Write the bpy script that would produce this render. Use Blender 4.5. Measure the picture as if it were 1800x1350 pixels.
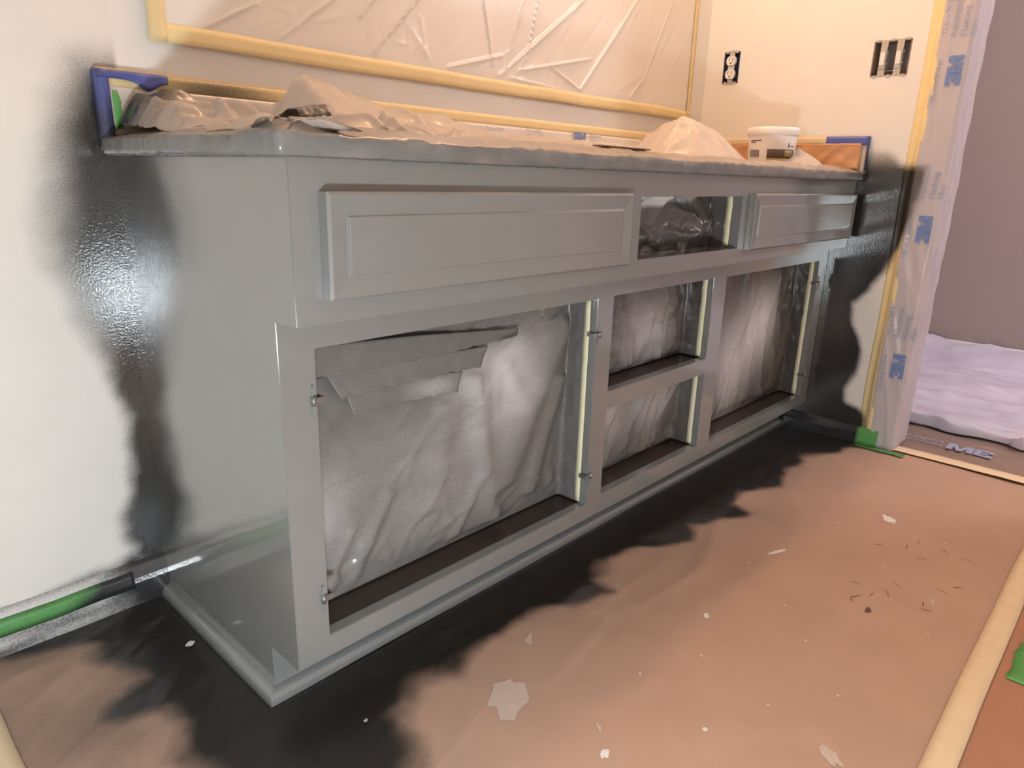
import bpy, bmesh, math
from mathutils import Vector, Matrix, noise

# ------------------------------------------------------------------ clear
for o in list(bpy.data.objects):
    bpy.data.objects.remove(o)
scene = bpy.context.scene
COL = scene.collection

# ------------------------------------------------------------------ camera
cam_data = bpy.data.cameras.new('camera')
cam_data.sensor_width = 36.0
cam_data.lens = 36.0 * 1227.53 / 1800.0
cam_data.clip_start = 0.01
cam = bpy.data.objects.new('camera', cam_data)
cam.location = (-0.4133, -1.2573, 0.7741)
cam.rotation_euler = (math.radians(73.4442), math.radians(-1.576), math.radians(-46.7443))
COL.objects.link(cam)
scene.camera = cam

# ------------------------------------------------------------------ world, lights, exposure
world = bpy.data.worlds.new('world')
scene.world = world
world.use_nodes = True
world.node_tree.nodes['Background'].inputs[0].default_value = (0.8, 0.85, 1.0, 1)
world.node_tree.nodes['Background'].inputs[1].default_value = 0.15
vs = scene.view_settings
vs.view_transform = 'Standard'
vs.look = 'None'
vs.exposure = 0.0
vs.gamma = 1.0
vs.use_curve_mapping = False


def light(name, kind, loc, power, color, **kw):
    l = bpy.data.lights.new(name, kind)
    l.energy = power
    l.color = color
    for k, v in kw.items():
        setattr(l, k, v)
    o = bpy.data.objects.new(name, l)
    o.location = loc
    COL.objects.link(o)
    return o


# cool LED work lamp standing low beside the painter (gives the two corner glints)
wl = light('work_lamp_light', 'POINT', (-0.43, -1.29, 0.36), 37.0, (0.85, 0.95, 1.0), shadow_soft_size=0.035)
# warm bulbs of the light bar over the mirror
for bx_ in (0.72, 1.08, 1.44):
    light('vanity_bulb_light', 'POINT', (bx_, -0.2, 2.1), 11.5, (1.0, 0.575, 0.32), shadow_soft_size=0.06)
# ceiling light of the next room
light('hall_light', 'POINT', (2.75, -2.2, 2.2), 68.0, (1.0, 0.89, 0.93), shadow_soft_size=0.15)

# ------------------------------------------------------------------ dimensions
W = 1.8446          # right wall
DU, DL, DK = -0.5297, -0.480, -0.4018     # upper face, lower face, toe kick
ZU, ZK, ZC = 0.5967, 0.0919, 0.793
YF, XL, ZT = -2.25, -1.6, 2.42            # front wall, left wall, ceiling
O1 = (0.0522, 0.6608, 0.1261, 0.5551)
O2 = (0.7133, 1.1186, 0.3612, 0.5563)
O3 = (0.7133, 1.1186, 0.1331, 0.3227)
O4 = (1.1838, 1.7839, 0.1261, 0.5551)
O5 = (0.7077, 1.1145, 0.6314, 0.7454)
OUT = (-0.1162, -0.0616, 1.0812, 1.1758)
SWI = (-0.6142, -0.5174, 1.0727, 1.1638)


# ------------------------------------------------------------------ helpers
def lerp(a, b, t): return a + (b - a) * t
def clamp(t): return max(0.0, min(1.0, t))
def sstep(a, b, t):
    t = clamp((t - a) / (b - a)); return t * t * (3 - 2 * t)
def fb(x, y, z=0.0, o=3): return noise.fractal(Vector((x, y, z)), 1.0, 2.0, o)
def rng(a, b, n): return [a + (b - a) * i / n for i in range(n + 1)]
def merge(*ls):
    v = sorted(x for l in ls for x in l); out = [v[0]]
    for x in v[1:]:
        if x - out[-1] > 1e-5: out.append(x)
    return out


def sd_poly(px, py, poly):
    """signed distance to a closed polygon, negative inside"""
    d = 1e9; inside = False; n = len(poly)
    for i in range(n):
        ax, ay = poly[i]; bx, by = poly[(i + 1) % n]
        ex, ey = bx - ax, by - ay
        t = clamp(((px - ax) * ex + (py - ay) * ey) / (ex * ex + ey * ey + 1e-12))
        dx, dy = px - ax - ex * t, py - ay - ey * t
        d = min(d, dx * dx + dy * dy)
        if (ay > py) != (by > py) and px < (bx - ax) * (py - ay) / (by - ay) + ax:
            inside = not inside
    d = math.sqrt(d)
    return -d if inside else d


def seg_d(px, py, a, b):
    ex, ey = b[0] - a[0], b[1] - a[1]
    t = clamp(((px - a[0]) * ex + (py - a[1]) * ey) / (ex * ex + ey * ey))
    return math.hypot(px - a[0] - ex * t, py - a[1] - ey * t), t


def tag(o, label=None, cat=None, group=None, kind=None):
    for k, v in (('label', label), ('category', cat), ('group', group), ('kind', kind)):
        if v: o[k] = v
    return o


def link(name, me, mat=None, parent=None, smooth=False):
    if mat: me.materials.append(mat)
    if smooth:
        for p in me.polygons: p.use_smooth = True
    o = bpy.data.objects.new(name, me)
    COL.objects.link(o)
    if parent: o.parent = parent
    return o


def empty(name, label, cat, group=None):
    o = bpy.data.objects.new(name, None)
    COL.objects.link(o)
    return tag(o, label, cat, group)


def from_bm(name, bm, mat, parent=None, smooth=False):
    bmesh.ops.recalc_face_normals(bm, faces=bm.faces)
    me = bpy.data.meshes.new(name); bm.to_mesh(me); bm.free()
    return link(name, me, mat, parent, smooth)


def bm_box(bm, x0, x1, y0, y1, z0, z1):
    v = [bm.verts.new(p) for p in ((x0, y0, z0), (x1, y0, z0), (x1, y1, z0), (x0, y1, z0),
                                   (x0, y0, z1), (x1, y0, z1), (x1, y1, z1), (x0, y1, z1))]
    for f in ((0, 3, 2, 1), (4, 5, 6, 7), (0, 1, 5, 4), (1, 2, 6, 5), (2, 3, 7, 6), (3, 0, 4, 7)):
        bm.faces.new([v[i] for i in f])


def box(name, b, mat, parent=None, bevel=0.0):
    bm = bmesh.new(); bm_box(bm, *b)
    if bevel:
        bmesh.ops.bevel(bm, geom=list(bm.edges), offset=bevel, segments=2, affect='EDGES')
    return from_bm(name, bm, mat, parent)


def prism(name, prof, a0, a1, axis, mat, parent=None, smooth=False):
    """profile (p,q) swept along an axis: 'x' -> (a,p,q), 'y' -> (p,a,q)"""
    bm = bmesh.new(); rings = []
    for a in (a0, a1):
        rings.append([bm.verts.new((a, p, q) if axis == 'x' else (p, a, q)) for p, q in prof])
    n = len(prof)
    for i in range(n):
        bm.faces.new((rings[0][i], rings[0][(i + 1) % n], rings[1][(i + 1) % n], rings[1][i]))
    bm.faces.new(rings[0]); bm.faces.new(rings[1])
    return from_bm(name, bm, mat, parent, smooth)


def grid(name, us, vs_, pos, mat, parent=None, attr=None, thick=0.0, skip=None, smooth=True, offset=-1):
    nu, nv = len(us), len(vs_)
    verts = [pos(u, v) for v in vs_ for u in us]
    faces = []
    for j in range(nv - 1):
        for i in range(nu - 1):
            if skip and skip((us[i] + us[i + 1]) / 2, (vs_[j] + vs_[j + 1]) / 2): continue
            a = j * nu + i
            faces.append((a, a + 1, a + nu + 1, a + nu))
    me = bpy.data.meshes.new(name)
    me.from_pydata(verts, [], faces)
    if attr:
        at = me.attributes.new('paint', 'FLOAT', 'POINT')
        at.data.foreach_set('value', [float(attr(u, v)) for v in vs_ for u in us])
    o = link(name, me, mat, parent, smooth)
    if skip:
        bm = bmesh.new(); bm.from_mesh(me)
        bmesh.ops.delete(bm, geom=[v for v in bm.verts if not v.link_faces], context='VERTS')
        bm.to_mesh(me); bm.free()
    if thick:
        m = o.modifiers.new('solid', 'SOLIDIFY'); m.thickness = thick; m.offset = offset
    return o


def lathe(name, prof, mat, parent=None, loc=(0, 0, 0), seg=40):
    bm = bmesh.new(); rings = []
    for r, z in prof:
        rings.append([bm.verts.new((loc[0] + r * math.cos(2 * math.pi * k / seg),
                                    loc[1] + r * math.sin(2 * math.pi * k / seg), loc[2] + z)) for k in range(seg)])
    for a, b in zip(rings, rings[1:]):
        for k in range(seg):
            bm.faces.new((a[k], a[(k + 1) % seg], b[(k + 1) % seg], b[k]))
    if prof[0][0] > 1e-4: bm.faces.new(rings[0])
    if prof[-1][0] > 1e-4: bm.faces.new(rings[-1])
    return from_bm(name, bm, mat, parent, True)


def frame_mesh(name, x0, x1, z0, z1, holes, y0, y1, mat, parent, bevel=0.0012):
    """solid slab in the xz plane with rectangular holes, edges eased"""
    xs = merge([x0, x1], [h[0] for h in holes], [h[1] for h in holes])
    zs = merge([z0, z1], [h[2] for h in holes], [h[3] for h in holes])
    bm = bmesh.new(); V = {}
    def vert(i, j, s):
        k = (i, j, s)
        if k not in V: V[k] = bm.verts.new((xs[i], y0 if s == 0 else y1, zs[j]))
        return V[k]
    def solid(i, j):
        if i < 0 or j < 0 or i >= len(xs) - 1 or j >= len(zs) - 1: return False
        cx, cz = (xs[i] + xs[i + 1]) / 2, (zs[j] + zs[j + 1]) / 2
        return not any(h[0] < cx < h[1] and h[2] < cz < h[3] for h in holes)
    for i in range(len(xs) - 1):
        for j in range(len(zs) - 1):
            if not solid(i, j): continue
            for s in (0, 1):
                bm.faces.new((vert(i, j, s), vert(i + 1, j, s), vert(i + 1, j + 1, s), vert(i, j + 1, s)))
            for di, dj, a, b in ((-1, 0, (i, j), (i, j + 1)), (1, 0, (i + 1, j), (i + 1, j + 1)),
                                 (0, -1, (i, j), (i + 1, j)), (0, 1, (i, j + 1), (i + 1, j + 1))):
                if not solid(i + di, j + dj):
                    bm.faces.new((vert(*a, 0), vert(*b, 0), vert(*b, 1), vert(*a, 1)))
    bmesh.ops.recalc_face_normals(bm, faces=bm.faces)
    ed = [e for e in bm.edges if all(abs(v.co.y - y0) < 1e-6 for v in e.verts) and len(e.link_faces) == 2 and e.calc_face_angle() > 0.5]
    bmesh.ops.bevel(bm, geom=ed, offset=bevel, segments=2, affect='EDGES')
    return from_bm(name, bm, mat, parent)


def logo(parent, origin, right, up, h, mat):
    """the tight block lettering '3M' printed on the film, h = letter height"""
    r, u = Vector(right), Vector(up); o = Vector(origin); n = r.cross(u)
    q = []
    def rect(x0, y0, x1, y1): q.append(((x0, y0), (x1, y0), (x1, y1), (x0, y1)))
    rect(0.0, 0.0, 0.60, 0.24); rect(0.0, 0.76, 0.60, 1.0); rect(0.20, 0.39, 0.60, 0.61)
    q.append(((0.52, 0.0), (0.70, 0.0), (0.80, 0.10), (0.80, 0.44), (0.70, 0.50), (0.52, 0.50)))
    q.append(((0.52, 0.50), (0.70, 0.50), (0.80, 0.56), (0.80, 0.90), (0.70, 1.0), (0.52, 1.0)))
    rect(0.0, 0.24, 0.22, 0.34); rect(0.0, 0.66, 0.22, 0.76)
    rect(0.84, 0.0, 1.12, 1.0); rect(1.72, 0.0, 2.0, 1.0)
    q.append(((1.08, 1.0), (1.12, 0.60), (1.32, 0.0), (1.42, 0.0), (1.42, 0.35), (1.20, 1.0)))
    q.append(((1.76, 1.0), (1.64, 1.0), (1.42, 0.35), (1.42, 0.0), (1.52, 0.0), (1.72, 0.60)))
    bm = bmesh.new()
    for i, pts in enumerate(q):
        bm.faces.new([bm.verts.new(o + r * (x * h) + u * (y * h) + n * (0.00004 * i)) for x, y in pts])
    me = bpy.data.meshes.new('logo'); bm.to_mesh(me); bm.free()
    return link('logo', me, mat, parent)


def text(name, body, size, mat, parent, origin, right, up, ext=0.0, spacing=1.0, bold=0.0):
    """flat printed lettering: right/up are world directions of the line and of the letters"""
    cu = bpy.data.curves.new(name, 'FONT'); cu.body = body; cu.size = size
    cu.extrude = ext; cu.space_character = spacing; cu.offset = bold
    tmp = bpy.data.objects.new(name, cu); COL.objects.link(tmp)
    dg = bpy.context.evaluated_depsgraph_get()
    me = bpy.data.meshes.new_from_object(tmp.evaluated_get(dg))
    bpy.data.objects.remove(tmp)
    me.name = name
    r, u = Vector(right).normalized(), Vector(up).normalized(); n = r.cross(u)
    M = Matrix.Identity(4)
    for i in range(3):
        M[i][0], M[i][1], M[i][2], M[i][3] = r[i], u[i], n[i], origin[i]
    me.transform(M)
    me.materials.clear()
    return link(name, me, mat, parent)


# ------------------------------------------------------------------ materials
def new_mat(name):
    m = bpy.data.materials.new(name); m.use_nodes = True
    nt = m.node_tree
    return m, nt, nt.nodes['Principled BSDF']


def node(nt, t, **kw):
    n = nt.nodes.new(t)
    for k, v in kw.items():
        if k == 'inp':
            for a, b in v.items(): n.inputs[a].default_value = b
        else: setattr(n, k, v)
    return n


def noise_fac(nt, scale, detail=3.0, rough=0.55, stretch=None):
    tc = node(nt, 'ShaderNodeNewGeometry')
    src = tc.outputs['Position']
    if stretch:
        mp = node(nt, 'ShaderNodeMapping'); mp.inputs['Scale'].default_value = stretch
        nt.links.new(src, mp.inputs['Vector']); src = mp.outputs[0]
    n = node(nt, 'ShaderNodeTexNoise', inp={'Scale': scale, 'Detail': detail, 'Roughness': rough})
    nt.links.new(src, n.inputs['Vector'])
    return n.outputs['Fac']


def mixc(nt, fac, a, b):
    n = node(nt, 'ShaderNodeMix', data_type='RGBA')
    if hasattr(fac, 'links'): nt.links.new(fac, n.inputs['Factor'])
    else: n.inputs['Factor'].default_value = fac
    for s, v in (('A', a), ('B', b)):
        sock = [i for i in n.inputs if i.name == s and i.type == 'RGBA'][0]
        if hasattr(v, 'links'): nt.links.new(v, sock)
        else: sock.default_value = (*v, 1)
    return [o for o in n.outputs if o.type == 'RGBA'][0]


def mrange(nt, fac, a, b, c=0.0, d=1.0, smooth=True):
    n = node(nt, 'ShaderNodeMapRange', inp={1: a, 2: b, 3: c, 4: d})
    if smooth: n.interpolation_type = 'SMOOTHSTEP'
    nt.links.new(fac, n.inputs[0])
    return n.outputs[0]


def math_n(nt, op, a, b):
    n = node(nt, 'ShaderNodeMath', operation=op)
    for i, v in enumerate((a, b)):
        if hasattr(v, 'links'): nt.links.new(v, n.inputs[i])
        else: n.inputs[i].default_value = v
    return n.outputs[0]


def bump(nt, bsdf, fac, strength, dist=0.001):
    b = node(nt, 'ShaderNodeBump', inp={'Strength': strength, 'Distance': dist})
    nt.links.new(fac, b.inputs['Height']); nt.links.new(b.outputs[0], bsdf.inputs['Normal'])


def plain(name, col, rough=0.5, var=0.12, scale=40.0, bmp=0.0, bscale=300.0, metal=0.0, spec=0.5, alpha=1.0, trans=0.0, stretch=None, coat=0.0):
    m, nt, b = new_mat(name)
    f = noise_fac(nt, scale, stretch=stretch)
    c2 = tuple(max(0, c * (1 - var)) for c in col); c1 = tuple(min(1, c * (1 + var)) for c in col)
    nt.links.new(mixc(nt, f, c2, c1), b.inputs['Base Color'])
    b.inputs['Roughness'].default_value = rough
    b.inputs['Metallic'].default_value = metal
    b.inputs['Specular IOR Level'].default_value = spec
    b.inputs['Alpha'].default_value = alpha
    if coat:
        b.inputs['Coat Weight'].default_value = coat; b.inputs['Coat Roughness'].default_value = 0.10; b.inputs['Coat IOR'].default_value = 1.6
    if bmp: bump(nt, b, noise_fac(nt, bscale, 2.0), bmp)
    if trans:
        out = nt.nodes['Material Output']
        tr = node(nt, 'ShaderNodeBsdfTranslucent', inp={'Color': (*col, 1)})
        mx = node(nt, 'ShaderNodeMixShader', inp={0: trans})
        nt.links.new(b.outputs[0], mx.inputs[1]); nt.links.new(tr.outputs[0], mx.inputs[2])
        nt.links.new(mx.outputs[0], out.inputs[0])
    return m


DARK = (0.022, 0.0215, 0.021)
def painted(name, base, paint=DARK, brough=0.6, prough=0.28, speck=0.55, speck_scale=520.0, var=0.1,
            vscale=9.0, pvar=0.25, bmp=0.25, alpha=1.0, spec=0.5, stretch=None, bmp_base=0.0, coat=None):
    """a base surface with sprayed paint on it: the mesh attribute 'paint' says how much landed where,
    fine noise breaks the edge into droplets"""
    m, nt, b = new_mat(name)
    at = node(nt, 'ShaderNodeAttribute', attribute_name='paint')
    sp = noise_fac(nt, speck_scale, 2.0, 0.7)
    spc = math_n(nt, 'MULTIPLY', math_n(nt, 'SUBTRACT', sp, 0.5), speck)
    w = math_n(nt, 'MULTIPLY', at.outputs['Fac'], math_n(nt, 'SUBTRACT', 1.0, at.outputs['Fac']))
    fac = math_n(nt, 'ADD', at.outputs['Fac'], math_n(nt, 'MULTIPLY', math_n(nt, 'MULTIPLY', w, 4.0), spc))
    fac = mrange(nt, fac, 0.0, 1.0, smooth=False)
    big = noise_fac(nt, vscale, 4.0, stretch=stretch)
    cb = mixc(nt, big, tuple(c * (1 - var) for c in base), tuple(min(1, c * (1 + var)) for c in base))
    cp = mixc(nt, noise_fac(nt, 35.0, 3.0), tuple(c * (1 - pvar) for c in paint), tuple(c * (1 + pvar) for c in paint))
    col = mixc(nt, fac, cb, cp)
    nt.links.new(col, b.inputs['Base Color'])
    r = mrange(nt, fac, 0.0, 1.0, brough, prough, smooth=False)
    nt.links.new(r, b.inputs['Roughness'])
    b.inputs['Specular IOR Level'].default_value = spec
    b.inputs['Alpha'].default_value = alpha
    if coat:
        nt.links.new(mrange(nt, fac, 0.0, 1.0, coat[0], coat[1], smooth=False), b.inputs['Coat Weight'])
        b.inputs['Coat Roughness'].default_value = 0.08; b.inputs['Coat IOR'].default_value = 1.6
    if bmp:
        bn = node(nt, 'ShaderNodeBump', inp={'Distance': 0.001})
        nt.links.new(mrange(nt, fac, 0.0, 1.0, bmp_base, bmp, smooth=False), bn.inputs['Strength'])
        nt.links.new(noise_fac(nt, 260.0, 2.0), bn.inputs['Height'])
        nt.links.new(bn.outputs[0], b.inputs['Normal'])
        if coat: nt.links.new(bn.outputs[0], b.inputs['Coat Normal'])
    return m


GREY = (0.198, 0.207, 0.204)
M_cab = plain('grey_cabinet_paint', GREY, 0.25, 0.05, 12.0, 0.02, 220.0, coat=1.0)
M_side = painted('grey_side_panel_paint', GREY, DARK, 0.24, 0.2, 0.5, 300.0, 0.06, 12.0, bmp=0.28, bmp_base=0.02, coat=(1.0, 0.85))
M_inside = plain('dark_wood_inside', (0.045, 0.03, 0.023), 0.28, 0.3, 14.0, 0.05, 90.0)
M_wall = painted('white_wall_with_overspray', (0.78, 0.77, 0.735), DARK, 0.55, 0.24, 0.9, 420.0, 0.03, 6.0, bmp=0.32, bmp_base=0.04, coat=(0.0, 1.0))
M_wallp = plain('plain_wall', (0.70, 0.69, 0.67), 0.6, 0.04, 5.0)
M_tan = plain('tan_wall', (0.40, 0.31, 0.25), 0.6, 0.05, 5.0, 0.1, 200.0)
M_hall = plain('taupe_hall_wall', (0.42, 0.345, 0.32), 0.6, 0.05, 4.0, 0.12, 160.0)
M_ceil = plain('ceiling_white', (0.75, 0.74, 0.72), 0.7, 0.04, 5.0)
M_floor = plain('brown_floor', (0.26, 0.16, 0.10), 0.5, 0.2, 7.0, stretch=(1, 8, 1))
M_paper = painted('kraft_paper', (0.44, 0.298, 0.225), (0.02, 0.018, 0.017), 0.62, 0.30, 0.5, 380.0, 0.10, 7.0, bmp=0.15, bmp_base=0.1)
M_paper2 = plain('red_brown_paper', (0.40, 0.20, 0.12), 0.6, 0.1, 9.0, 0.1, 200.0)
M_trimw = plain('white_trim_paint', (0.74, 0.72, 0.74), 0.35, 0.04, 20.0)
M_base = painted('baseboard_paint', (0.70, 0.70, 0.69), (0.03, 0.03, 0.032), 0.4, 0.22, 1.0, 330.0, 0.04, 10.0, bmp=0.3, coat=(0.0, 1.0))
M_green = painted('green_tape', (0.10, 0.36, 0.09), (0.03, 0.032, 0.032), 0.5, 0.25, 0.9, 330.0, 0.08, 30.0, bmp=0.2)
M_tape = plain('cream_masking_tape', (0.80, 0.66, 0.36), 0.6, 0.06, 60.0, 0.2, 500.0)
M_tapec = plain('pale_masking_tape', (0.82, 0.80, 0.55), 0.55, 0.06, 60.0, 0.2, 500.0)
M_tapes = painted('cream_tape_with_overspray', (0.80, 0.66, 0.36), (0.03, 0.027, 0.024), 0.6, 0.25, 0.7, 400.0, 0.06, 50.0, bmp=0.2)
M_tapef = plain('beige_floor_tape', (0.74, 0.60, 0.40), 0.65, 0.07, 30.0, 0.2, 300.0)
M_blue = painted('blue_tape', (0.085, 0.12, 0.42), (0.05, 0.05, 0.07), 0.45, 0.25, 0.7, 400.0, 0.15, 40.0, bmp=0.2)
M_print = plain('blue_print', (0.16, 0.24, 0.52), 0.45, 0.1, 80.0)
M_pgrey = plain('faded_blue_print', (0.33, 0.38, 0.55), 0.45, 0.1, 80.0)


def film(name, col, paint, alpha, prough=0.25, brough=0.28, speck=0.6, trans=0.35, pvar=0.2, speck_scale=420.0):
    """thin plastic sheet: translucent where bare, opaque where paint landed"""
    m, nt, b = new_mat(name)
    at = node(nt, 'ShaderNodeAttribute', attribute_name='paint')
    sp = noise_fac(nt, speck_scale, 2.0, 0.7)
    w = math_n(nt, 'MULTIPLY', at.outputs['Fac'], math_n(nt, 'SUBTRACT', 1.0, at.outputs['Fac']))
    spc = math_n(nt, 'MULTIPLY', math_n(nt, 'SUBTRACT', sp, 0.5), speck * 4)
    fac = mrange(nt, math_n(nt, 'ADD', at.outputs['Fac'], math_n(nt, 'MULTIPLY', w, spc)), 0, 1, smooth=False)
    cp = mixc(nt, noise_fac(nt, 30.0, 3.0), tuple(c * (1 - pvar) for c in paint), tuple(c * (1 + pvar) for c in paint))
    c = mixc(nt, fac, col, cp)
    nt.links.new(c, b.inputs['Base Color'])
    nt.links.new(mrange(nt, fac, 0, 1, brough, prough, smooth=False), b.inputs['Roughness'])
    bump(nt, b, noise_fac(nt, 240.0, 2.0), 0.12)
    tr = node(nt, 'ShaderNodeBsdfTranslucent'); nt.links.new(c, tr.inputs['Color'])
    tp = node(nt, 'ShaderNodeBsdfTransparent')
    m1 = node(nt, 'ShaderNodeMixShader'); m2 = node(nt, 'ShaderNodeMixShader')
    nt.links.new(mrange(nt, fac, 0, 1, trans, 0.0, smooth=False), m1.inputs[0])
    nt.links.new(b.outputs[0], m1.inputs[1]); nt.links.new(tr.outputs[0], m1.inputs[2])
    nt.links.new(mrange(nt, fac, 0, 1, 1 - alpha, 0.0, smooth=False), m2.inputs[0])
    nt.links.new(m1.outputs[0], m2.inputs[1]); nt.links.new(tp.outputs[0], m2.inputs[2])
    nt.links.new(m2.outputs[0], nt.nodes['Material Output'].inputs[0])
    return m


M_film = film('painted_door_film', (0.80, 0.80, 0.83), (0.135, 0.132, 0.126), 0.95, 0.18, 0.22)
M_filmd = film('dark_painted_film', (0.86, 0.85, 0.87), (0.072, 0.062, 0.056), 0.96, 0.2, 0.3)
M_clear = film('clear_mirror_film', (0.92, 0.88, 0.82), (0.3, 0.3, 0.3), 0.93, 0.25, 0.25, trans=0.15)
M_bsf = film('backsplash_film_plastic', (0.86, 0.82, 0.77), (0.04, 0.036, 0.03), 0.85, 0.25, 0.25, trans=0.15)
M_heap = film('loose_clear_plastic', (0.86, 0.80, 0.74), (0.05, 0.04, 0.034), 0.78, 0.2, 0.2, trans=0.4)
M_edge = film('counter_edge_film', (0.60, 0.50, 0.42), (0.17, 0.172, 0.17), 0.95, 0.26, 0.26, trans=0.2)
M_jamb = film('printed_door_film', (0.80, 0.76, 0.80), (0.025, 0.023, 0.022), 0.85, 0.22, 0.25, trans=0.35)
M_floorf = film('floor_film', (0.50, 0.38, 0.32), (0.3, 0.3, 0.3), 0.55, 0.25, 0.25, trans=0.2)
M_cloth = plain('pale_drop_sheet', (0.60, 0.57, 0.68), 0.5, 0.22, 6.0, 0.1, 100.0)
M_stone = plain('counter_stone', (0.55, 0.45, 0.36), 0.35, 0.15, 14.0)
M_mirror = plain('mirror_glass', (0.85, 0.86, 0.86), 0.05, 0.0, 5.0, metal=1.0)
M_metal = plain('hinge_steel', (0.30, 0.30, 0.30), 0.25, 0.15, 60.0, metal=0.7)
M_black = plain('black_matt', (0.012, 0.011, 0.010), 0.5, 0.2, 30.0)
M_bucket = plain('white_tub_plastic', (0.86, 0.82, 0.78), 0.4, 0.03, 20.0)
M_label = plain('brown_label', (0.10, 0.065, 0.04), 0.45, 0.2, 60.0)
M_gold = plain('gold_label', (0.30, 0.22, 0.08), 0.45, 0.35, 220.0)
M_ink = plain('grey_ink', (0.14, 0.13, 0.14), 0.6, 0.2, 60.0)
M_wood = plain('stir_stick_wood', (0.32, 0.20, 0.12), 0.6, 0.2, 40.0)
M_bluebox = plain('blue_plastic_box', (0.055, 0.065, 0.11), 0.5, 0.2, 40.0)
M_greybox = plain('grey_box_interior', (0.30, 0.24, 0.19), 0.6, 0.2, 40.0)
M_device = plain('white_device_plastic', (0.80, 0.78, 0.74), 0.4, 0.03, 30.0)
M_toggle = plain('grey_device_metal', (0.52, 0.49, 0.44), 0.4, 0.15, 60.0, metal=0.2)
M_spot = plain('white_paint_drip', (0.74, 0.72, 0.70), 0.5, 0.05, 60.0)
M_spotp = plain('pale_scuff', (0.52, 0.43, 0.38), 0.55, 0.1, 60.0)
M_hair = plain('dark_fibre', (0.12, 0.07, 0.05), 0.6, 0.2, 60.0)

# ------------------------------------------------------------------ overspray shapes (where the painter's spray landed), and the side panel's dark patch
P_BACK = [(0.06, 0.0), (0.06, 0.93), (-0.03, 0.915), (-0.062, 0.86), (-0.085, 0.78), (-0.098, 0.66), (-0.088, 0.575),
          (-0.062, 0.51), (-0.044, 0.45), (-0.036, 0.36), (-0.033, 0.27), (-0.040, 0.215), (-0.060, 0.185),
          (-0.066, 0.14), (-0.05, 0.11), (-0.09, 0.085), (-0.22, 0.075), (-0.5, 0.07), (-0.5, 0.0)]
P_RIGHT = [(0.0, 0.0), (0.0, 0.868), (-0.60, 0.868), (-0.64, 0.835), (-0.712, 0.83), (-0.713, 0.79), (-0.70, 0.70), (-0.685, 0.64),
           (-0.655, 0.56), (-0.615, 0.475), (-0.575, 0.43), (-0.580, 0.37), (-0.612, 0.33), (-0.625, 0.285),
           (-0.615, 0.225), (-0.600, 0.165), (-0.605, 0.125), (-0.64, 0.11), (-0.665, 0.09), (-0.665, 0.0)]
P_SIDE = [(0.08, 0.05), (0.08, 0.80), (-0.165, 0.80), (-0.19, 0.75), (-0.215, 0.69), (-0.205, 0.645), (-0.155, 0.60),  # dark patch on the side panel, widest near the top, beside the back wall
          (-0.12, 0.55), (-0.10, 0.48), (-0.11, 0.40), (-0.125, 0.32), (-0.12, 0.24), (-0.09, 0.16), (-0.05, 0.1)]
P_FLOOR = [(-0.5, 0.1), (-0.5, -0.03), (-0.27, -0.035), (-0.20, -0.05), (-0.155, -0.085), (-0.185, -0.125), (-0.155, -0.17),
           (-0.13, -0.215), (-0.19, -0.245), (-0.205, -0.275), (-0.175, -0.30), (-0.135, -0.315), (-0.125, -0.36),
           (-0.16, -0.42), (-0.13, -0.50), (-0.10, -0.58), (-0.04, -0.65), (0.04, -0.67), (0.09, -0.635), (0.12, -0.575), (0.17, -0.53), (0.23, -0.555),
           (0.33, -0.54), (0.42, -0.545), (0.52, -0.575), (0.60, -0.60), (0.60, -0.54), (0.70, -0.53), (0.78, -0.56),
           (0.90, -0.61), (0.96, -0.57), (1.05, -0.61), (1.13, -0.66), (1.12, -0.58), (1.22, -0.56), (1.33, -0.62),
           (1.47, -0.60), (1.6, -0.605), (1.70, -0.64), (1.80, -0.68), (1.9, -0.68), (1.9, 0.1)]


def spray(a, b, poly, wob=0.02, freq=9.0, soft=0.02, z=0.0):
    d = sd_poly(a, b, poly) + wob * fb(a * freq, b * freq, z, 4)
    return 1.0 - sstep(-soft, soft, d)


def paint_back(x, z):
    if x > 0.02 or z > 1.02:                       # thin darker tint above the backsplash
        return 0.13 * sstep(0.06, 0.16, x) * sstep(1.0, 0.97, z) * (0.8 + 0.5 * fb(x * 4, z * 8)) if z < 1.02 else 0.0
    s = lerp(0.018, 0.046, sstep(0.38, 0.62, z))
    return spray(x, z, P_BACK, 0.014, 11.0, s) * 0.97 + 0.05 * clamp(0.5 + fb(x * 6, z * 6)) * sstep(-0.35, -0.05, x)


def paint_right(y, z):
    t = sstep(0.885, 0.815, z) if y > -0.64 else 1.0
    v = spray(y, z, P_RIGHT, 0.010, 10.0, 0.012, 3.0) * (0.35 + 0.65 * t)
    return v


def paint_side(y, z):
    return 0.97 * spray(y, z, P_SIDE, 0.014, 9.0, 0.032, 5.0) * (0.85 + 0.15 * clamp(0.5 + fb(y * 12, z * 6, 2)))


def paint_floor(x, y):
    v = spray(x, y, P_FLOOR, 0.030, 8.0, 0.030 if x < 0.3 else 0.020, 7.0)
    dust = 0.30 * sstep(-0.02, -0.12, x) * clamp(0.7 + fb(x * 6, y * 6, 2)) + 0.16 * clamp(1 - sd_poly(x, y, P_FLOOR) / 0.12) * clamp(0.6 + fb(x * 7, y * 7, 4))
    return max(v, clamp(dust))


# ------------------------------------------------------------------ the room
def wallbox(name, b, mat): return tag(box(name, b, mat), kind='structure')


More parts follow.
